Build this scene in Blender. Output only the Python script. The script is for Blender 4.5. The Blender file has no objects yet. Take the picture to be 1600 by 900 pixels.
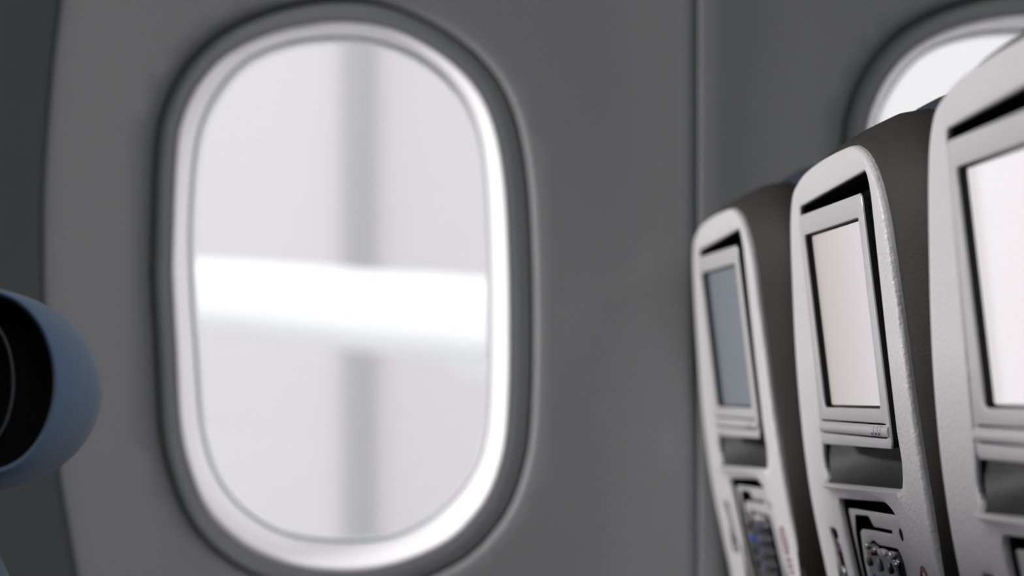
import bpy, bmesh, math, random
import numpy as np
from mathutils import Vector, Matrix
from mathutils.geometry import delaunay_2d_cdt

S = bpy.context.scene
C = S.collection
EYE = 1.03          # eye height of the photographer above the cabin floor
FPX = 4000.0        # focal length in pixels of a 1600 wide frame
HOR = 633.4         # horizon row
D = 2.2039          # distance from the camera to the window wall
R = math.radians

# ------------------------------------------------------------------ camera
cd = bpy.data.cameras.new('camera')
cam = bpy.data.objects.new('camera', cd); C.objects.link(cam)
cam.location = (0, 0, EYE)
cam.rotation_euler = (R(90), 0, 0)
cd.sensor_width = 36.0
cd.lens = FPX / 1600 * 36
cd.shift_y = (HOR - 450) / 1600
cd.clip_start = 0.02; cd.clip_end = 200
cd.dof.use_dof = True
cd.dof.focus_distance = 1.42
cd.dof.aperture_fstop = 6.6
S.camera = cam

# ------------------------------------------------------------------ light
S.view_settings.view_transform = 'Standard'
S.view_settings.look = 'None'
S.view_settings.exposure = 0.0
S.view_settings.gamma = 1.0
S.view_settings.use_curve_mapping = False
W = bpy.data.worlds.new('overcast_sky'); S.world = W
W.use_nodes = True
bg = W.node_tree.nodes['Background']
bg.inputs['Color'].default_value = (0.97, 0.97, 1.0, 1)
bg.inputs['Strength'].default_value = 2.4

def area(name, loc, aim, sx, sy, power, col=(1, 1, 1)):
    l = bpy.data.lights.new(name, 'AREA'); l.shape = 'RECTANGLE'
    l.size = sx; l.size_y = sy; l.energy = power; l.color = col
    o = bpy.data.objects.new(name, l); C.objects.link(o)
    o.location = loc
    o.rotation_euler = (Vector(aim) - Vector(loc)).to_track_quat('-Z', 'Y').to_euler()
    return o
area('seat_back_fill', (-2.9, 1.75, 1.9), (0.3, 1.6, 1.1), 0.6, 0.32, 97, (1, 0.975, 0.98))  # added unseen light, brightens the seat backs
area('wall_fill', (0.7, -0.3, 2.03), (0.7, -0.29, 0.0), 2.0, 0.8, 27, (0.98, 1, 1))  # added unseen fill overhead, lifts the window wall

S.cycles.use_denoising = True
S.cycles.max_bounces = 10
S.cycles.transparent_max_bounces = 12

# ------------------------------------------------------------------ materials
def mat(name, col, rough=0.5, metal=0.0, bump=0.0, bscale=600, spec=0.5, coat=0.0, mottle=0.0, sheen=0.0):
    m = bpy.data.materials.new(name); m.use_nodes = True
    nt = m.node_tree; b = nt.nodes['Principled BSDF']
    b.inputs['Base Color'].default_value = (*col, 1)
    b.inputs['Roughness'].default_value = rough
    b.inputs['Metallic'].default_value = metal
    b.inputs['Specular IOR Level'].default_value = spec
    b.inputs['Coat Weight'].default_value = coat
    b.inputs['Sheen Weight'].default_value = sheen
    tc = nt.nodes.new('ShaderNodeTexCoord')
    if bump:
        n = nt.nodes.new('ShaderNodeTexNoise'); n.inputs['Scale'].default_value = bscale
        n.inputs['Detail'].default_value = 3
        bp = nt.nodes.new('ShaderNodeBump'); bp.inputs['Strength'].default_value = bump
        bp.inputs['Distance'].default_value = 0.001
        nt.links.new(tc.outputs['Object'], n.inputs['Vector'])
        nt.links.new(n.outputs['Fac'], bp.inputs['Height'])
        nt.links.new(bp.outputs['Normal'], b.inputs['Normal'])
    if mottle:
        n2 = nt.nodes.new('ShaderNodeTexNoise'); n2.inputs['Scale'].default_value = 140
        mx = nt.nodes.new('ShaderNodeMixRGB')
        mx.inputs[1].default_value = (*[c * (1 - mottle) for c in col], 1)
        mx.inputs[2].default_value = (*[min(1, c * (1 + mottle)) for c in col], 1)
        nt.links.new(tc.outputs['Object'], n2.inputs['Vector'])
        nt.links.new(n2.outputs['Fac'], mx.inputs[0])
        nt.links.new(mx.outputs[0], b.inputs['Base Color'])
    return m

def screen_mat(name, c1, c2, strength, edge=None):
    """emissive screen face: c1 at the far lower side fading to c2"""
    m = bpy.data.materials.new(name); m.use_nodes = True
    nt = m.node_tree; b = nt.nodes['Principled BSDF']
    b.inputs['Base Color'].default_value = (0.01, 0.01, 0.012, 1)
    b.inputs['Roughness'].default_value = 0.25
    tc = nt.nodes.new('ShaderNodeTexCoord'); sp = nt.nodes.new('ShaderNodeSeparateXYZ')
    rp = nt.nodes.new('ShaderNodeValToRGB')
    nt.links.new(tc.outputs['Generated'], sp.inputs[0])
    nt.links.new(sp.outputs['Y'], rp.inputs[0])
    e = rp.color_ramp.elements
    e[0].position = 0.1; e[0].color = (*c2, 1); e[1].position = 0.85; e[1].color = (*c1, 1)
    nt.links.new(rp.outputs[0], b.inputs['Emission Color'])
    b.inputs['Emission Strength'].default_value = strength
    return m

M = {
 'wall': mat('wall_plastic', (0.265, 0.268, 0.272), 0.55, bump=0.05, bscale=900, spec=0.3),
 'pillar': mat('shaded_pillar_plastic', (0.09, 0.093, 0.10), 0.6, bump=0.05, bscale=900, spec=0.25),  # darker than the wall, the pillar's shade put into the colour
 'bezel': mat('bezel_plastic', (0.27, 0.275, 0.28), 0.5, spec=0.3),
 'reveal': mat('white_reveal', (0.83, 0.80, 0.81), 0.5, spec=0.2),
 'gasket': mat('grey_gasket', (0.62, 0.65, 0.66), 0.6),
 'skin': mat('outer_skin', (0.5, 0.5, 0.5), 0.6),
 'floor': mat('cabin_carpet', (0.06, 0.065, 0.08), 0.95, bump=0.4, bscale=400),
 'ceiling': mat('ceiling_panel', (0.5, 0.5, 0.5), 0.6, bump=0.03),
 'shell': mat('grey_shell', (0.61, 0.592, 0.597), 0.40, bump=0.8, bscale=420, spec=0.45),
 'module': mat('silver_bezel', (0.54, 0.525, 0.53), 0.38, metal=0.25, bump=0.15, bscale=900),
 'body': mat('taupe_cover', (0.030, 0.0275, 0.025), 0.65, bump=0.25, bscale=500, spec=0.15),
 'navy': mat('navy_fabric', (0.006, 0.011, 0.026), 0.9, bump=0.5, bscale=700),
 'blue': mat('blue_fabric', (0.085, 0.165, 0.285), 0.85, bump=0.4, bscale=700, sheen=0.3),
 'black': mat('black_plastic', (0.008, 0.008, 0.009), 0.55, spec=0.25),
 'matte': mat('black_cover', (0.004, 0.004, 0.005), 0.8, spec=0.1),
 'scoop': mat('dark_shell', (0.034, 0.034, 0.034), 0.6, bump=0.3, bscale=500),
 'plate': mat('pale_plate', (0.62, 0.60, 0.60), 0.35, metal=0.35, bump=0.06, bscale=800),
 'gloss': mat('gloss_black', (0.008, 0.009, 0.011), 0.08, coat=0.6),
 'chrome': mat('chrome', (0.75, 0.75, 0.76), 0.12, metal=1.0),
 'darkkey': mat('dark_key', (0.02, 0.02, 0.022), 0.25),
 'bluekey': mat('blue_key', (0.01, 0.10, 0.5), 0.3),
 'redkey': mat('red_key', (0.25, 0.03, 0.03), 0.3),
 'violet': mat('violet_key', (0.10, 0.10, 0.2), 0.25),
 'red': mat('red_print', (0.16, 0.02, 0.03), 0.6),
 'white': mat('white_paint', (0.62, 0.62, 0.625), 0.45),
 'facade': mat('facade_panel', (0.45, 0.428, 0.436), 0.8),
 'facade3': mat('facade_grey', (0.425, 0.404, 0.412), 0.8),
 'facade2': mat('facade_pale', (0.50, 0.49, 0.49), 0.8),
 'post': mat('grey_post', (0.28, 0.273, 0.275), 0.7),
 'tarmac': mat('tarmac', (0.6, 0.59, 0.59), 0.9, mottle=0.05),
 'steel': mat('seat_steel', (0.25, 0.25, 0.26), 0.4, metal=0.8),
 'grey': mat('grey_plastic', (0.16, 0.16, 0.165), 0.45),
}
def glass_mat():
    m = bpy.data.materials.new('window_glass'); m.use_nodes = True
    nt = m.node_tree; nt.nodes.clear()
    o = nt.nodes.new('ShaderNodeOutputMaterial'); mx = nt.nodes.new('ShaderNodeMixShader')
    t = nt.nodes.new('ShaderNodeBsdfTransparent'); g = nt.nodes.new('ShaderNodeBsdfGlossy')
    t.inputs[0].default_value = (0.97, 0.98, 0.98, 1); g.inputs['Roughness'].default_value = 0.02
    mx.inputs[0].default_value = 0.04
    nt.links.new(t.outputs[0], mx.inputs[1]); nt.links.new(g.outputs[0], mx.inputs[2])
    nt.links.new(mx.outputs[0], o.inputs[0])
    return m
M['glass'] = glass_mat()
M['screen_grey'] = screen_mat('screen_grey', (0.15, 0.167, 0.188), (0.165, 0.182, 0.205), 1.0)
M['screen_pale'] = screen_mat('screen_pale', (0.50, 0.455, 0.435), (0.585, 0.55, 0.57), 1.0)
M['screen_white'] = screen_mat('screen_white', (0.74, 0.70, 0.715), (0.76, 0.71, 0.73), 1.0)

# ------------------------------------------------------------------ mesh helpers
class MB:
    def __init__(s): s.v = []; s.f = []
    def add(s, v, f):
        o = len(s.v); s.v += [tuple(p) for p in v]; s.f += [tuple(i + o for i in q) for q in f]; return s
    def loft(s, rings, cap0=True, cap1=True, close=True):
        n = len(rings[0]); v = [p for r in rings for p in r]; f = []
        for k in range(len(rings) - 1):
            for i in range(n if close else n - 1):
                j = (i + 1) % n
                f.append((k*n+i, k*n+j, (k+1)*n+j, (k+1)*n+i))
        if cap0: f.append(tuple(range(n))[::-1])
        if cap1: f.append(tuple((len(rings)-1)*n + i for i in range(n)))
        return s.add(v, f)
    def build(s, name, m, parent=None, conv=None, smooth=True, angle=40, bevel=0):
        me = bpy.data.meshes.new(name)
        v = [conv(*p) for p in s.v] if conv else s.v
        me.from_pydata([tuple(p) for p in v], [], s.f); me.update()
        bm = bmesh.new(); bm.from_mesh(me)
        bmesh.ops.remove_doubles(bm, verts=bm.verts, dist=1e-6)
        bmesh.ops.recalc_face_normals(bm, faces=bm.faces)
        if bevel:
            es = [e for e in bm.edges if len(e.link_faces) == 2 and e.calc_face_angle() > R(30)]
            bmesh.ops.bevel(bm, geom=es, offset=bevel, segments=3, profile=0.5, affect='EDGES', clamp_overlap=True)
        bm.to_mesh(me); bm.free()
        if smooth:
            me.shade_smooth()
            me.set_sharp_from_angle(angle=R(angle))
        me.materials.append(m)
        o = bpy.data.objects.new(name, me); C.objects.link(o)
        if parent: o.parent = parent
        return o

def box_rings(x0, x1, y0, y1, z0, z1):
    return [[(x0,y0,z),(x1,y0,z),(x1,y1,z),(x0,y1,z)] for z in (z0, z1)]
def box(mb, x0, x1, y0, y1, z0, z1): return mb.loft(box_rings(x0, x1, y0, y1, z0, z1))

def resample(P, n, closed=True):
    """Catmull-Rom through P, then n points equally spaced"""
    P = [np.array(p, float) for p in P]; k = len(P); Q = []
    for i in range(k if closed else k - 1):
        p0, p1, p2, p3 = (P[(i-1) % k], P[i], P[(i+1) % k], P[(i+2) % k]) if closed else (P[max(i-1,0)], P[i], P[i+1], P[min(i+2,k-1)])
        for j in range(12):
            t = j / 12
            Q.append(0.5*((2*p1)+(-p0+p2)*t+(2*p0-5*p1+4*p2-p3)*t*t+(-p0+3*p1-3*p2+p3)*t**3))
    Q = np.array(Q + ([Q[0]] if closed else [P[-1]]))
    d = np.r_[0, np.cumsum(np.linalg.norm(np.diff(Q, axis=0), axis=1))]
    u = np.linspace(0, d[-1], n + 1)[:-1] if closed else np.linspace(0, d[-1], n)
    return np.c_[np.interp(u, d, Q[:,0]), np.interp(u, d, Q[:,1])]

def rounded(P, r, seg=6):
    """polygon with its corners rounded; r a number or one per corner"""
    out = []; n = len(P)
    for i in range(n):
        p = np.array(P[i], float); a = np.array(P[i-1], float) - p; b = np.array(P[(i+1) % n], float) - p
        ri = r[i] if hasattr(r, '__len__') else r
        la, lb = np.linalg.norm(a), np.linalg.norm(b)
        q = min(ri, la*0.45, lb*0.45); A = p + a/la*q; B = p + b/lb*q
        for k in range(seg + 1):
            t = k/seg; out.append((1-t)**2*A + 2*t*(1-t)*p + t*t*B)
    return np.array(out)
def even(P, n):
    Q = np.vstack([P, P[:1]]); d = np.r_[0, np.cumsum(np.linalg.norm(np.diff(Q, axis=0), axis=1))]
    u = np.linspace(0, d[-1], n + 1)[:-1]
    return np.c_[np.interp(u, d, Q[:,0]), np.interp(u, d, Q[:,1])]

def sarea(P): x, y = P[:,0], P[:,1]; return 0.5*np.sum(x*np.roll(y,-1)-np.roll(x,-1)*y)
def offset(P, d):
    """grow the closed outline by d (shrink when negative)"""
    P = np.asarray(P); t = np.roll(P,-1,0) - np.roll(P,1,0); t /= np.linalg.norm(t,axis=1)[:,None] + 1e-12
    n = np.c_[t[:,1], -t[:,0]] * np.sign(sarea(P))
    return P + n*d
def inside(Q, P):
    x, y = Q[:,0][:,None], Q[:,1][:,None]; x1, y1 = P[:,0][None], P[:,1][None]; x2, y2 = np.roll(P[:,0],-1)[None], np.roll(P[:,1],-1)[None]
    c = ((y1 > y) != (y2 > y)) & (x < (x2-x1)*(y-y1)/(y2-y1+1e-15)+x1)
    return c.sum(1) % 2 == 1
def dist(Q, P):
    A = P[None]; B = np.roll(P,-1,0)[None]; AB = B - A; AP = Q[:,None] - A
    t = np.clip((AP*AB).sum(2)/((AB*AB).sum(2)+1e-15), 0, 1)
    return np.sqrt(((AP - AB*t[...,None])**2).sum(2)).min(1)

def sheet(outer, holes, r_out, r_hole, step, height, walls=None, hole_wall=None):
    """a skin bounded by outer and pierced by holes, its rims rolled back; height(P) gives the depth of the flat of it.
    walls: depth to which every rim is continued"""
    loops = []
    def rings(P, r, sgn):
        for k in (0, 0.12, 0.3, 0.55, 1.0): loops.append(offset(P, sgn*r*k))
    rings(outer, r_out, -1)
    for h, r in zip(holes, r_hole): rings(h, r, 1)
    lo, hi = outer.min(0), outer.max(0)
    g = np.stack(np.meshgrid(np.arange(lo[0]+step/2, hi[0], step), np.arange(lo[1]+step/2, hi[1], step)), -1).reshape(-1, 2)
    g = g[inside(g, outer)]; g = g[dist(g, outer) > r_out + step*0.35]
    for h, r in zip(holes, r_hole):
        g = g[~inside(g, h)]; g = g[dist(g, h) > r + step*0.35]
    pts = []; edges = []
    for l in loops:
        o = len(pts); pts += [Vector(p) for p in l]; edges += [(o+i, o+(i+1) % len(l)) for i in range(len(l))]
    pts += [Vector(p) for p in g]
    v, e, f, *_ = delaunay_2d_cdt(pts, edges, [], 0, 1e-7)
    V = np.array([tuple(p) for p in v]); F = np.array(f)
    c = V[F].mean(1); ok = inside(c, outer)
    for h in holes: ok &= ~inside(c, h)
    F = F[ok]
    z = height(V)
    for P, r in [(outer, r_out)] + list(zip(holes, r_hole)):
        d = np.clip(dist(V, P), 0, r); d = np.where(d > 0.96*r, r, d); z = z - (r - np.sqrt(np.maximum(r*r - (r-d)**2, 0)))
    mb = MB(); mb.add([(p[0], p[1], h) for p, h in zip(V, z)], [tuple(int(i) for i in t) for t in F])
    if walls is not None:
        for P, r in [(outer, r_out)] + list(zip(holes, r_hole)):
            h0 = height(P) - r
            h1 = h0*0 + walls if hole_wall is None or P is outer else h0 - hole_wall
            mb.loft([[(p[0], p[1], h) for p, h in zip(P, h0)], [(p[0], p[1], h) for p, h in zip(P, h1)]], False, False)
    return mb

def empty(name, loc, rz=0, parent=None):
    o = bpy.data.objects.new(name, None); C.objects.link(o); o.empty_display_size = 0.1
    o.location = loc; o.rotation_euler = (0, 0, rz)
    if parent: o.parent = parent
    return o
def tag(o, label, cat, group=None, kind=None):
    if label: o['label'] = label
    if cat: o['category'] = cat
    if group: o['group'] = group
    if kind: o['kind'] = kind
    return o
def struct(o): o['kind'] = 'structure'; return o

# ------------------------------------------------------------------ the cabin shell
# sidewall windows: outlines measured on the wall, about the window centre (metres)
WHITE = [(270,420),(268,460),(270,400),(275,250),(285,185),(315,125),(365,78),(440,47),(525,34),(600,42),(665,70),(720,110),(755,155),(777,215),(790,300),(796,425),(797,550),(795,628),(789,698),(770,764),(743,807),(708,842),(657,869),(599,888),(540,894),(473,888),(414,869),(368,842),(325,799),(298,737),(282,667),(276,550)]
WHITE = WHITE[2:] + [(270,440)]
LINE = [(295,350),(305,225),(330,155),(380,95),(450,65),(530,56),(600,65),(665,95),(715,140),(745,195),(760,275),(766,425),(766,608),(760,686),(743,737),(708,783),(657,822),(599,844),(523,847),(453,838),(407,818),(364,783),(333,737),(313,667),(304,550),(297,450)]
WX, WZ = (533-800)/FPX*D, (HOR-463)/FPX*D           # centre of the nearer window
def outline(px, dep, n=96):
    return resample([((x-800)/FPX*dep - WX, (HOR-y)/FPX*dep - WZ) for x, y in px], n)
O_white = outline(WHITE, D + 0.003)
O_line = outline(LINE, D + 0.045)
O_groove = offset(outline(WHITE, D), 0.0205)
PITCH = 0.6116

def hw(z):                                            # half width of the scooped bay at height z above the window centre
    y = 463 - z/D*FPX
    return np.clip((463 - 36*((y-380)/420)**2), 150, 463)/FPX*D
def soft(e, k): return k*np.log1p(np.exp(np.clip(e/k, -40, 40)))
def wall_panel(k, ox, oz):
    """one sidewall panel from joint to joint; window shifted by ox, oz on it"""
    h = PITCH/2 - 0.0002
    z0, z1 = -(EYE + WZ), 2.05 - (EYE + WZ)
    out = even(np.array([(-h,z0),(h,z0),(h,z1),(-h,z1)]), 360)
    hole = O_groove + np.array([ox, oz])
    def height(P):
        e = np.abs(P[:,0]) - hw(P[:,1])
        return 0.06*soft(e, 0.004)
    mb = sheet(out, [hole], 0.005, [0.007], 0.016, height, walls=-0.02)
    xc = WX + k*PITCH
    struct(mb.build('wall_left', M['wall'], conv=lambda x, z, d: (xc + x, D - d, EYE + WZ + z)))

def window(idx, x, z):
    w = struct(empty('window_%d' % idx, (x, D, z)))
    cv = lambda a, b, d: (a, d, b)
    g = offset(O_groove, -0.0022)
    # dark ring set a little below the panel
    mb = MB(); rings = []
    for t, d in ((0.0, 0.016), (0.0, 0.008), (0.08, 0.0055), (0.2, 0.0045), (0.85, 0.003), (0.95, 0.0035), (1.0, 0.005), (1.0, 0.012)):
        P = g*(1-t) + O_match*t
        rings.append([(p[0], p[1], d) for p in P])
    mb.loft(rings, False, False).build('window_bezel', M['bezel'], w, cv)
    # white reveal running outwards to the pane
    mb = MB(); rings = []
    for t, d in ((0, 0.010), (0, 0.0045), (0.06, 0.003), (0.14, 0.0035), (0.5, 0.020), (0.85, 0.038), (1, 0.045), (1, 0.055)):
        P = O_white*(1-t) + O_line*t
        rings.append([(p[0], p[1], d) for p in P])
    mb.loft(rings, False, False).build('window_reveal', M['reveal'], w, cv)
    # grey seal round the pane
    mb = MB(); P0 = offset(O_line, 0.002); P1 = offset(O_line, -0.0035)
    mb.loft([[(p[0], p[1], d) for p in P] for P, d in ((P0, 0.052), (P0, 0.0455), (offset(O_line,-0.001), 0.0445), (offset(O_line,-0.0028), 0.0455), (P1, 0.048), (P1, 0.058))], False, False).build('seal', M['gasket'], w, cv)
    mb = MB(); P3 = offset(O_line, -0.0042)
    mb.loft([[(p[0], p[1], d) for p in P3] for d in (0.056, 0.0585)]).build('window_pane', M['glass'], w, cv)
O_match = outline(WHITE, D + 0.003)

def skin(k0, k1, offs):
    """outer skin behind the panels, pierced by the windows"""
    h = PITCH/2
    for k in range(k0, k1+1):
        ox, oz = offs.get(k, (0, 0))
        z0, z1 = -(EYE + WZ), 2.05 - (EYE + WZ)
        out = even(np.array([(-h,z0),(h,z0),(h,z1),(-h,z1)]), 120)
        mb = sheet(out, [offset(O_line, -0.002) + np.array([ox, oz])], 0.0005, [0.0005], 0.08, lambda P: np.zeros(len(P)), walls=-0.02)
        xc = WX + k*PITCH
        struct(mb.build('wall_outer', M['skin'], conv=lambda x, z, d: (xc + x, D + 0.056 - d, EYE + WZ + z), smooth=False))

offs = {1: (-0.018, 0.006)}
for k in range(-5, 3):
    wall_panel(k, *offs.get(k, (0, 0)))
for i, k in enumerate((0, 1, -1, -2, -3, -4, -5, 2)):
    ox, oz = offs.get(k, (0, 0))
    window(i + 1, WX + k*PITCH + ox, EYE + WZ + oz)
skin(-5, 2, offs)

def pillar_shade(k):
    """dark sheet over the pillar left of window k, shade put into its colour"""
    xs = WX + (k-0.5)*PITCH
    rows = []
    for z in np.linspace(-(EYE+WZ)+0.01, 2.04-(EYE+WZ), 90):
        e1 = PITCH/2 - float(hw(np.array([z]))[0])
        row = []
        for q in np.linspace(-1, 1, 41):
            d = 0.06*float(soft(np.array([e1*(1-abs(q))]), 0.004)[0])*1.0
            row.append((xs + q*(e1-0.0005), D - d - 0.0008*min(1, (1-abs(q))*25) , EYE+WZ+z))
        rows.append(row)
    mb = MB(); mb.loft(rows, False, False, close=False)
    return struct(mb.build('shade_sheet_1', M['pillar'], smooth=True))
pillar_shade(0)
XA, XB = WX - 5.5*PITCH, WX + 2.5*PITCH
def slab(name, m, *b): struct(box(MB(), *b).build(name, m, smooth=False))
slab('floor', M['floor'], XA, XB, -2.6, D + 0.1, -0.06, 0.0)
slab('ceiling', M['ceiling'], XA, XB, -2.6, D + 0.1, 2.05, 2.11)
slab('wall_right', M['wall'], XA, XB, -2.66, -2.6, 0, 2.05)
slab('wall_back', M['wall'], XA - 0.06, XA, -2.66, D + 0.1, 0, 2.11)
slab('wall_front', M['wall'], XB, XB + 0.06, -2.66, D + 0.1, 0, 2.11)

# ------------------------------------------------------------------ outside the window
struct(box(MB(), -40, 40, 2.6, 40, -2.6, -2.5).build('ground', M['tarmac'], smooth=False))
tb = empty('terminal_building', (0, 20, -2.5))
box(MB(), -14, -1.21, 0.10, 1.0, 0, 12).build('facade', M['facade'], tb)
box(MB(), -1.21, 2.9, 0.13, 1.0, 0, 12).build('facade', M['facade3'], tb)
box(MB(), 2.9, 9, 0.13, 1.0, 0, 12).build('side_facade', M['facade2'], tb)['label'] = 'paler facade'
box(MB(), -1.285, -1.12, 0, 0.12, 0, 12).build('post', M['post'], tb, bevel=0.02)['label'] = 'grey post'
tag(tb, 'pale terminal wall with a grey upright post, blurred beyond the window', 'building')

wg = empty('aircraft_wing', (0, 9.4, EYE))
def wing_ring(x, top, bot, ch):
    zc, hh = (top+bot)/2, (top-bot)/2; r = []
    for i in range(40):
        a = 2*math.pi*i/40
        r.append((x, math.copysign(abs(math.cos(a))**0.45, math.cos(a))*ch, zc + hh*math.copysign(abs(math.sin(a))**0.45, math.sin(a))))
    return r
sc = 9.4/FPX
MB().loft([wing_ring((px-800)*sc, (HOR-t)*sc, (HOR-b)*sc, ch) for px, t, b, ch in
  ((-600,380,440,0.25),(100,405,495,0.5),(300,412,516,0.6),(400,417,526,0.62),(500,424,539,0.64),(600,432,552,0.66),(700,438,563,0.7),(780,444,572,0.72),(1100,460,600,0.8),(1700,490,650,0.9))]).build('wing_panel', M['white'], wg, smooth=True)
def pod(x0, x1, z, r, n=10):
    rs = []
    for k in range(n+1):
        t = k/n; rr = r*max(0.05, math.sin(math.pi*t)**0.6)
        rs.append([(x0+(x1-x0)*t, 0.1+math.cos(2*math.pi*i/20)*rr, z+math.sin(2*math.pi*i/20)*rr) for i in range(20)])
    return rs
MB().loft(pod((690-800)*sc, (900-800)*sc, (HOR-560)*sc, 0.085)).build('flap_fairing', M['white'], wg)
tag(wg, 'white aircraft wing seen blurred through the left cabin window', 'wing')

# ------------------------------------------------------------------ seats
REC = R(6.9); TH = math.atan2(0.04253, 1.0)
LD = np.array([-math.sin(TH), math.cos(TH)])         # across the row, towards the window
OX, OY, SP = 0.19702, 1.6572, 0.46
def cv(s, t, n):
    """s across towards the aisle, t up the reclined back, n out of its rear face"""
    return (-t*math.sin(REC) - n*math.cos(REC), -s, EYE + t*math.cos(REC) - n*math.sin(REC))

right = [(0.215,0.1467),(0.240,0.1430),(0.257,0.1378),(0.269,0.1315),(0.279,0.1235),(0.287,0.1135),(0.294,0.097),(0.299,0.0606),(0.302,0.030),(0.304,0.0),(0.308,-0.03),(0.313,-0.06),(0.316,-0.09),(0.322,-0.16),(0.325,-0.28),(0.32,-0.42)]
left = [(-0.065,-0.42),(-0.072,-0.28),(-0.074,-0.16),(-0.073,-0.09),(-0.0745,-0.0508),(-0.0745,-0.0199),(-0.069,0.0136),(-0.0585,0.0451),(-0.043,0.078),(-0.0275,0.107),(-0.0135,0.1255),(0.0045,0.1375),(0.026,0.1425),(0.057,0.1460),(0.10,0.1476),(0.15,0.1480)]
FACE = resample(right + left, 560)
REC_O = even(rounded([(0.024,0.1270),(0.261,0.1290),(0.2670,0.118),(0.2610,0.03),(0.2600,-0.016),(0.2645,-0.0305),(0.2570,-0.0468),(0.010,-0.0498),(-0.003,-0.040),(0.003,-0.0265)][::-1], [0.004,0.004,0.004,0.004,0.003,0.004,0.02,0.02,0.006,0.006][::-1]), 150)
POC = even(rounded([(0.034,-0.0598),(0.197,-0.0562),(0.2215,-0.0618),(0.241,-0.0740),(0.2490,-0.0850),(0.2535,-0.104),(0.256,-0.21),(0.046,-0.21)][::-1], [0.004,0.02,0.02,0.02,0.02,0.02,0.01,0.006][::-1]), 150)
JACK = even(rounded([(-0.022,-0.081),(0.009,-0.081),(0.017,-0.122),(-0.013,-0.122)][::-1], 0.006), 40)

def face_height(P):
    s, t = P[:,0], P[:,1]
    z = np.zeros(len(P))
    w = np.clip((s+0.02)/0.03, 0, 1)*np.clip((0.285-s)/0.03, 0, 1)      # the rolled lip under the screen
    w = w*w*(3-2*w)
    z += w*0.0056*np.exp(-((t+0.0512)/0.0026)**2)
    z -= 0.10*soft(-0.066 - t, 0.012)                                     # below the lip the shell leans back in
    return z

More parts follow.
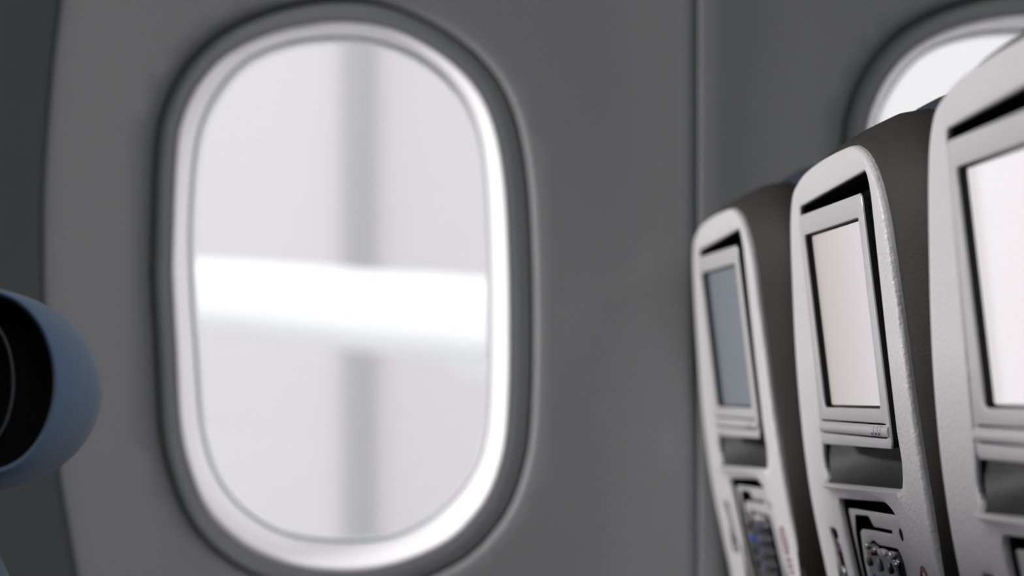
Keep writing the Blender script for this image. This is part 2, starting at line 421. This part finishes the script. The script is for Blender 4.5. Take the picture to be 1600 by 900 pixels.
def make_seat(screen):
    root = empty('passenger_seat', (0, 0, 0))
    # rear shell
    sheet(FACE, [REC_O, POC, JACK], 0.0028, [0.0018, 0.0024, 0.002], 0.009, face_height, walls=-0.0070, hole_wall=0.0012).build('rear_shell', M['shell'], root, cv, angle=60)
    # soft cover: body of the backrest
    cx = 0.13
    base = resample([(p[0], p[1]) for p in offset(FACE, -0.0008)], 160)
    rings = []
    for n, ks, kt in ((-0.0060,-0.010,0.0),(-0.0046,-0.002,0.0),(-0.0048,0.004,0.0006),(-0.0056,0.02,0.002),(-0.008,0.045,0.004),(-0.0135,0.095,0.0078),(-0.021,0.155,0.0118),(-0.029,0.195,0.0145),(-0.042,0.21,0.0150),(-0.056,0.19,0.008),(-0.068,0.13,-0.004),(-0.074,0.05,-0.02)):
        top = np.clip((base[:,1]+0.12)/0.2, 0, 1)
        rings.append([(cx+(s-cx)*(1+ks*(0.1+0.9*w)), t+kt*w, n) for (s, t), w in zip(base, top)])
    MB().loft(rings, False, True).build('backrest', M['body'], root, cv, angle=75)
    # headrest on the front
    hp = resample([(0.285,0.10),(0.262,0.145),(0.20,0.1690),(0.13,0.1755),(0.06,0.169),(-0.002,0.145),(-0.025,0.10),(-0.03,0.0),(-0.01,-0.05),(0.13,-0.06),(0.27,-0.05),(0.29,0.0)], 80)
    c = hp.mean(0)
    MB().loft([[(c[0]+(p[0]-c[0])*k, c[1]+(p[1]-c[1])*k + d, n) for p in hp] for n, k, d in ((-0.058,0.86,0),(-0.062,0.97,0),(-0.072,1.0,0),(-0.095,1.0,0.002),(-0.112,0.95,0.002),(-0.12,0.8,0.0))]).build('headrest', M['navy'], root, cv, angle=75)
    # front cushion, seat and legs
    fp = resample([(0.30,-0.06),(0.13,-0.05),(-0.04,-0.06),(-0.066,-0.15),(-0.066,-0.40),(-0.04,-0.5),(0.13,-0.52),(0.31,-0.5),(0.34,-0.40),(0.335,-0.15)], 80)
    c2 = fp.mean(0)
    MB().loft([[(c2[0]+(p[0]-c2[0])*k, c2[1]+(p[1]-c2[1])*k, n) for p in fp] for n, k in ((-0.06,0.9),(-0.07,1),(-0.10,1),(-0.115,0.95),(-0.12,0.8))]).build('back_cushion', M['navy'], root, cv, angle=75)
    box(MB(), 0.17, 0.62, -0.335, 0.075, 0.36, 0.47).build('seat_cushion', M['navy'], root, bevel=0.03)
    box(MB(), 0.10, 0.58, -0.335, 0.075, 0.30, 0.365).build('seat_pan', M['grey'], root, bevel=0.01)
    for x in (0.16, 0.50):
        for y in (0.03, -0.32):
            box(MB(), x, x + 0.035, y, y + 0.03, 0.0, 0.305).build('leg', M['steel'], root, bevel=0.005)
    # recess behind the screen
    tub = MB(); O = offset(REC_O, 0.0004)
    tub.loft([[(p[0], p[1], n) for p in P] for P, n in ((O, -0.0026), (O, -0.030))], False, True)
    tub.build('screen_recess', M['black'], root, cv, angle=30)
    # scooped shelf under the screen
    MBs = MB(); g = []
    prof = [(-0.012,-0.0296),(-0.024,-0.0294),(-0.030,-0.029),(-0.036,-0.0265),(-0.041,-0.0215),(-0.0445,-0.015),(-0.0468,-0.008),(-0.0478,-0.002)]
    ss = np.linspace(0.0, 1.0, 24); v = []; f = []
    for j, (t, n) in enumerate(prof):
        a, b = 0.001 + (0.012 if j > 5 else 0.004*max(0, j-3)), 0.2630 - 0.0011*j
        for q in ss: v.append((a+(b-a)*q, t - 0.0024*(1-q), n*(1 - 0.85*max(0, 1-q/0.30)**2)))
    m = len(ss)
    for j in range(len(prof)-1):
        for i in range(m-1): f.append((j*m+i, j*m+i+1, (j+1)*m+i+1, (j+1)*m+i))
    MBs.add(v, f).build('shelf', M['scoop'], root, cv)['label'] = 'scooped shelf under the screen'
    # screen unit
    BO = even(rounded([(0.0365,0.1209),(0.2555,0.1176),(0.2575,-0.0240),(0.0225,-0.0245)][::-1], 0.003), 120)
    SO = even(rounded([(0.049,0.1078),(0.2395,0.1052),(0.2375,-0.0018),(0.048,-0.0010)][::-1], 0.0015), 120)
    G = [even(rounded([(0.0262,y+0.0007),(0.249,y-0.0006),(0.249,y-0.0017),(0.0262,y-0.0004)][::-1], 0.0003), 60) for y in (-0.0092,-0.0168)]
    bz = sheet(BO, [SO]+G, 0.0008, [0.0006,0.0004,0.0004], 0.012, lambda P: np.full(len(P), 0.003), walls=0.0018)
    unit = bz.build('screen_unit', M['module'], root, cv, angle=50)
    case = MB(); I = offset(BO, -0.0006)
    case.loft([[(p[0], p[1], n) for p in I] for n in (0.0020, -0.024)], False, True)
    case.build('screen_case', M['black'], unit, cv)
    fr = MB(); fr.loft([[(p[0], p[1], n) for p in offset(SO, 0.0003)] for n in (0.0014, -0.0030)], False, True)
    fr.build('screen_surround', M['black'], unit, cv)
    sc_ = MB(); SI = offset(SO, -0.0012)
    sc_.loft([[(p[0], p[1], n) for p in SI] for n in (-0.0030, -0.0020)], True, True)
    o = sc_.build('screen', M[screen], unit, cv, smooth=False)
    # control bar under the screen
    bar = MB(); rs = []
    for q in np.linspace(0.0, 1.0, 30):
        s = 0.0255 + (0.2555-0.0255)*q; t = -0.0133 - 0.0012*q
        rs.append([(s, t + 0.0030*math.cos(a), 0.0030 + 0.0014*math.sin(a)) for a in np.linspace(0, math.pi, 9)])
    bar.loft(rs, True, True, close=False)
    bo = bar.build('control_bar', M['module'], unit, cv)
    for s0, s1, n0 in ((0.215,0.2162,0.00445),(0.2262,0.2274,0.0045),(0.2345,0.2362,0.0045)):
        mb = MB(); t = -0.0143
        mb.loft([[(s, t + 0.00305*math.cos(a), 0.0030 + 0.00148*math.sin(a)) for a in np.linspace(0, math.pi, 9)] for s in (s0, s1)], True, True, close=False)
        mb.build('button_gap', M['grey'], bo, cv)
    for s in (0.2105, 0.222, 0.231):
        mb = MB(); mb.loft([[(s+0.0011*math.cos(a), -0.0155+0.0007*math.sin(a), n) for a in np.linspace(0, 2*math.pi, 13)[:-1]] for n in (0.0035, 0.0046)])
        mb.build('button', M['black'], bo, cv)
    # handset bay
    tub = MB(); O = offset(POC, 0.0006)
    tub.loft([[(p[0], p[1], n) for p in P] for P, n in ((O, -0.005), (O, -0.032))], False, True)
    bay = tub.build('handset_bay', M['black'], root, cv, angle=30)
    PL = [(0.0325,-0.0667),(0.055,-0.0661),(0.1899,-0.0642),(0.2015,-0.0662),(0.212,-0.0705),(0.222,-0.0781),(0.2285,-0.087),(0.235,-0.104),(0.237,-0.20),(0.045,-0.20),(0.036,-0.15),(0.030,-0.105),(0.028,-0.085)]
    CUT = [(0.0545,-0.0698),(0.0985,-0.0686),(0.1052,-0.0698),(0.1142,-0.0746),(0.1742,-0.0740),(0.1727,-0.0763),(0.1134,-0.0770),(0.0716,-0.0781),(0.0636,-0.0799),(0.0560,-0.100),(0.0570,-0.13),(0.06,-0.19),(0.047,-0.19),(0.040,-0.13),(0.040,-0.098),(0.0440,-0.082)]
    PLo = even(rounded(PL[::-1], 0.003), 160); CUo = even(rounded(CUT[::-1], 0.0014), 150)
    HOo = np.array([(0.1985+0.0055*math.cos(-a), -0.0754+0.0038*math.sin(-a)) for a in np.linspace(0, 2*math.pi, 25)[:-1]])
    HS = [(0.0885,-0.0858),(0.1031,-0.0832),(0.1195,-0.0856),(0.1800,-0.0845),(0.1885,-0.0895),(0.1900,-0.0995),(0.196,-0.19),(0.075,-0.19),(0.080,-0.105)]
    HSo = even(rounded(HS[::-1], 0.004), 140)
    def plate_h(P): return -0.006 - 0.10*soft(-0.066-P[:,1], 0.012)
    pl = sheet(PLo, [CUo, HOo, HSo], 0.0005, [0.0004,0.0003,0.0005], 0.008, plate_h, walls=None)
    pl = pl.build('latch_plate', M['plate'], bay, cv, angle=50); pl['label'] = 'pale slotted latch plate'
    # the handset, glossy; the bright pieces on its head are modelled highlights
    def hz(t): return -0.0065 - 0.10*max(0, -0.066-t)
    hh = MB(); rs = []
    for d, n in ((0.0,-0.012),(-0.0008,0.0),(-0.0018,0.0022),(-0.0035,0.0036),(-0.006,0.0042),(-0.012,0.0044)):
        P = offset(HSo, d-0.0008); rs.append([(p[0], p[1], hz(p[1]) + n) for p in P])
    hh.loft(rs, True, True)
    hs = hh.build('handset', M['gloss'], bay, cv, angle=60); hs['label'] = 'glossy black handset'
    def key(s, t, rs_, rt, m, name='key'):
        P = [(s+rs_*math.copysign(abs(math.cos(a))**0.7, math.cos(a)), t+rt*math.copysign(abs(math.sin(a))**0.7, math.sin(a))) for a in np.linspace(0, 2*math.pi, 17)[:-1]]
        MB().loft([[(s+(p[0]-s)*k, t+(p[1]-t)*k, hz(t)+n) for p in P] for n, k in ((0.003,1),(0.0052,1),(0.0058,0.8))]).build(name, m, hs, cv)
    key(0.1265,-0.0873,0.0045,0.0016,M['chrome'],'glint'); key(0.150,-0.0877,0.012,0.0020,M['plate'],'cap'); key(0.1758,-0.0880,0.005,0.0024,M['chrome'],'glint')
    key(0.1035,-0.0865,0.0038,0.0022,M['chrome'],'glint'); key(0.117,-0.0895,0.003,0.0022,M['redkey'])
    for i, t in enumerate((-0.0965,-0.1065,-0.1165,-0.1265)):
        key(0.099,t,0.0050,0.0028,M['bluekey'] if i == 1 else M['darkkey'])
        key(0.133,t,0.0042,0.0040,M['violet'])
        key(0.165,t,0.0042,0.0034,M['darkkey'])
        key(0.186,t+0.004,0.0016,0.0010,M['chrome'],'glint')
    # headphone socket slot
    tub = MB(); O = offset(JACK, 0.0005)
    tub.loft([[(p[0], p[1], n) for p in O] for n in (-0.004, -0.012)], False, True)
    jk = tub.build('headphone_socket', M['black'], root, cv, angle=30)
    for t in (-0.0915, -0.110):
        MB().loft([[(-0.0055+0.0065*k*math.cos(a)+(-0.0895-t)*0.2, t+0.0048*k*math.sin(a), n) for a in np.linspace(0, 2*math.pi, 21)[:-1]] for n, k in ((-0.0118,1),(-0.005,1),(-0.004,0.8),(-0.004,0.5),(-0.008,0.45))]).build('socket_ring', M['steel'], jk, cv)
    # red printed mark on the shell
    mk = MB()
    def strip(P, w):
        P = np.array(P); t = np.gradient(P, axis=0); t /= np.linalg.norm(t, axis=1)[:,None]
        n = np.c_[-t[:,1], t[:,0]]*w
        h = face_height(P) + 0.0004
        rs = [[(p[0]+q[0]*a, p[1]+q[1]*a, z+b) for a, b in ((-1,-0.0006),(1,-0.0006),(1,0),(-1,0))] for p, q, z in zip(P, n, h)]
        mk.loft(rs)
    cs, ct = 0.2755, -0.0985
    strip([(cs+0.0105*math.cos(a), ct+0.0095*math.sin(a)) for a in np.linspace(0, 2*math.pi, 30)], 0.0014)
    strip([(cs-0.006, ct+0.005), (cs, ct), (cs+0.006, ct-0.005)], 0.0011)
    for q in range(3): strip([(cs-0.009+0.002*q, ct-0.014-0.0045*q), (cs+0.003, ct-0.014-0.0045*q), (cs+0.011, ct-0.014-0.0045*q)], 0.0013)
    mk.build('printed_mark', M['red'], root, cv, smooth=False)['label'] = 'dark red printed sign'
    return root

def copy_tree(o, parent=None):
    c = o.copy(); C.objects.link(c); c.parent = parent
    for ch in [x for x in bpy.data.objects if x.parent == o]:
        copy_tree(ch, c)
    return c
def find(o, name):
    for ch in o.children_recursive:
        if ch.name.split('.')[0] == name: return ch

mid = make_seat('screen_pale')
mid.location = (OX, OY, 0); mid.rotation_euler = (0, 0, TH)
G = 'row of grey backed passenger seats ahead'
tag(mid, 'middle grey backed seat of the row, sharpest, with a pale screen', 'seat', G)
bpy.context.view_layer.update()
for k, dx, scr, lab in ((1, -0.0115, 'screen_grey', 'grey backed seat nearest the cabin wall, with a dim grey screen'),
                    (-1, -0.0040, 'screen_white', 'grey backed seat at the right edge, nearest, with a white screen')):
    c = copy_tree(mid)
    c.location = (OX + LD[0]*SP*k + dx, OY + LD[1]*SP*k, 0)
    if k == 1: c.rotation_euler = (0, 0, TH + R(0.7))
    tag(c, lab, 'seat', G)
    for ch in c.children:
        for q in ch.children:
            if q.name.split('.')[0] == 'screen':
                q.data = q.data.copy(); q.data.materials[0] = M[scr]

# the seat of the photographer's own row, its blue headrest wing folded forward at the left edge
own = empty('window_row_seat', (-0.66, 1.45, 0))
tag(own, 'blue seat at the left edge with its rounded headrest wing folded forward', 'seat')
def px(x, y, dep): return ((x-800)/FPX*dep + 0.66, (HOR-y)/FPX*dep + EYE)
YN = 1.20
def lobe(P, dep, n=90):
    Q = resample(P, n)
    return [(*[px(x, y, dep)[0]], dep-1.45, px(x, y, dep)[1]) for x, y in Q]
def ell(cx, cy, ax, ay, n=24):
    return [(cx+ax*math.cos(a), cy+ay*math.sin(a)) for a in np.linspace(0, 2*math.pi, n+1)[:-1]]
def egg(cx, cy, ax, ay, k, n=28):                     # stadium running back towards the seat
    P = []
    for a in np.linspace(0, 2*math.pi, n+1)[:-1]:
        x = math.cos(a); P.append((cx + (ax*x if x > 0 else ax*k*x), cy + ay*math.sin(a)))
    return P
wing = MB()
wing.loft([lobe(egg(-20,597,102,136,2.6), YN+0.010), lobe(egg(-20,597,105,139,2.6), YN+0.002), lobe(egg(-20,597,108,142,2.6), YN), lobe(egg(-21,599,117,147,2.6), YN+0.003),
           lobe(egg(-24,603,146,153,2.6), YN+0.022), lobe(egg(-28,608,178,157,2.6), YN+0.05), lobe(egg(-30,610,190,158,2.6), YN+0.08), lobe(egg(-30,610,178,150,2.6), YN+0.11), lobe(egg(-30,610,120,110,2.6), YN+0.13)], False, True)
hw_ = wing.build('headrest_wing', M['blue'], own, angle=80)
sd = MB(); sd.loft([lobe(egg(-20,597,104,138,2.6), YN+0.006), lobe(egg(-22,597,92,128,2.6), YN+0.016), lobe(egg(-26,597,72,114,2.6), YN+0.022)], False, True)
sd.build('wing_side', M['matte'], hw_, angle=80)['label'] = 'black side panel'
cp = MB(); cp.loft([lobe(egg(-35,597,56,104,2.6), YN+0.026), lobe(egg(-35,597,57,105,2.6), YN+0.016), lobe(egg(-35,597,54,102,2.6), YN+0.013), lobe(egg(-35,597,49,96,2.6), YN+0.014), lobe(egg(-35,597,44,90,2.6), YN+0.02)], False, True)
cp.build('wing_cap', M['matte'], hw_, angle=80)
rim = MB(); rim.loft([lobe(egg(-35,597,ax,ay+10,2.6), YN+d) for ax, ay, d in ((57.5,95.5,0.0135),(57.5,95.5,0.0118),(55.5,93.5,0.011),(53.5,91.5,0.0118),(53.5,91.5,0.0135))], False, False)
rim.build('cap_rim', M['grey'], hw_, angle=80)['label'] = 'pale rim of the cap'
def own_ring(y, g):
    P = [(0.0,1.22),(0.07,1.228),(0.13,1.20),(0.17,1.10),(0.22,0.95),(0.28,0.75),(0.33,0.55),(0.33,0.44),(0.22,0.42),(0.13,0.60),(0.05,0.95)]
    Q = resample(P, 80); c = Q.mean(0)
    return [(c[0]+(p[0]-c[0])*g, y, c[1]+(p[1]-c[1])*g) for p in Q]
MB().loft([own_ring(y, g) for y, g in ((-0.235,0.9),(-0.225,0.97),(-0.20,1),(0.20,1),(0.225,0.97),(0.235,0.9))]).build('backrest', M['navy'], own, angle=70)
def bol(y, k):                                        # side bolster of the back, just reaching the lower left corner
    P = [px(x-34, yy+14, 1.27) for x, yy in ((-60,800),(-20,830),(3,872),(14,900),(28,980),(40,1150),(40,1500),(-60,1600),(-140,1500),(-150,1100),(-120,860))]
    Q = resample(P, 70); c = Q.mean(0)
    return [(c[0]+(p[0]-c[0])*k, y, c[1]+(p[1]-c[1])*k) for p in Q]
MB().loft([bol(y, k) for y, k in ((-0.225,0.85),(-0.215,0.95),(-0.18,1),(-0.14,1),(-0.11,0.95),(-0.10,0.85))]).build('side_bolster', M['blue'], own, angle=70)
box(MB(), 0.30, 0.80, -0.235, 0.235, 0.36, 0.47).build('seat_cushion', M['navy'], own, bevel=0.03)
box(MB(), 0.22, 0.76, -0.23, 0.23, 0.30, 0.365).build('seat_pan', M['grey'], own, bevel=0.01)
for x in (0.28, 0.66):
    for y in (-0.20, 0.17):
        box(MB(), x, x+0.035, y, y+0.03, 0, 0.305).build('leg', M['steel'], own, bevel=0.005)
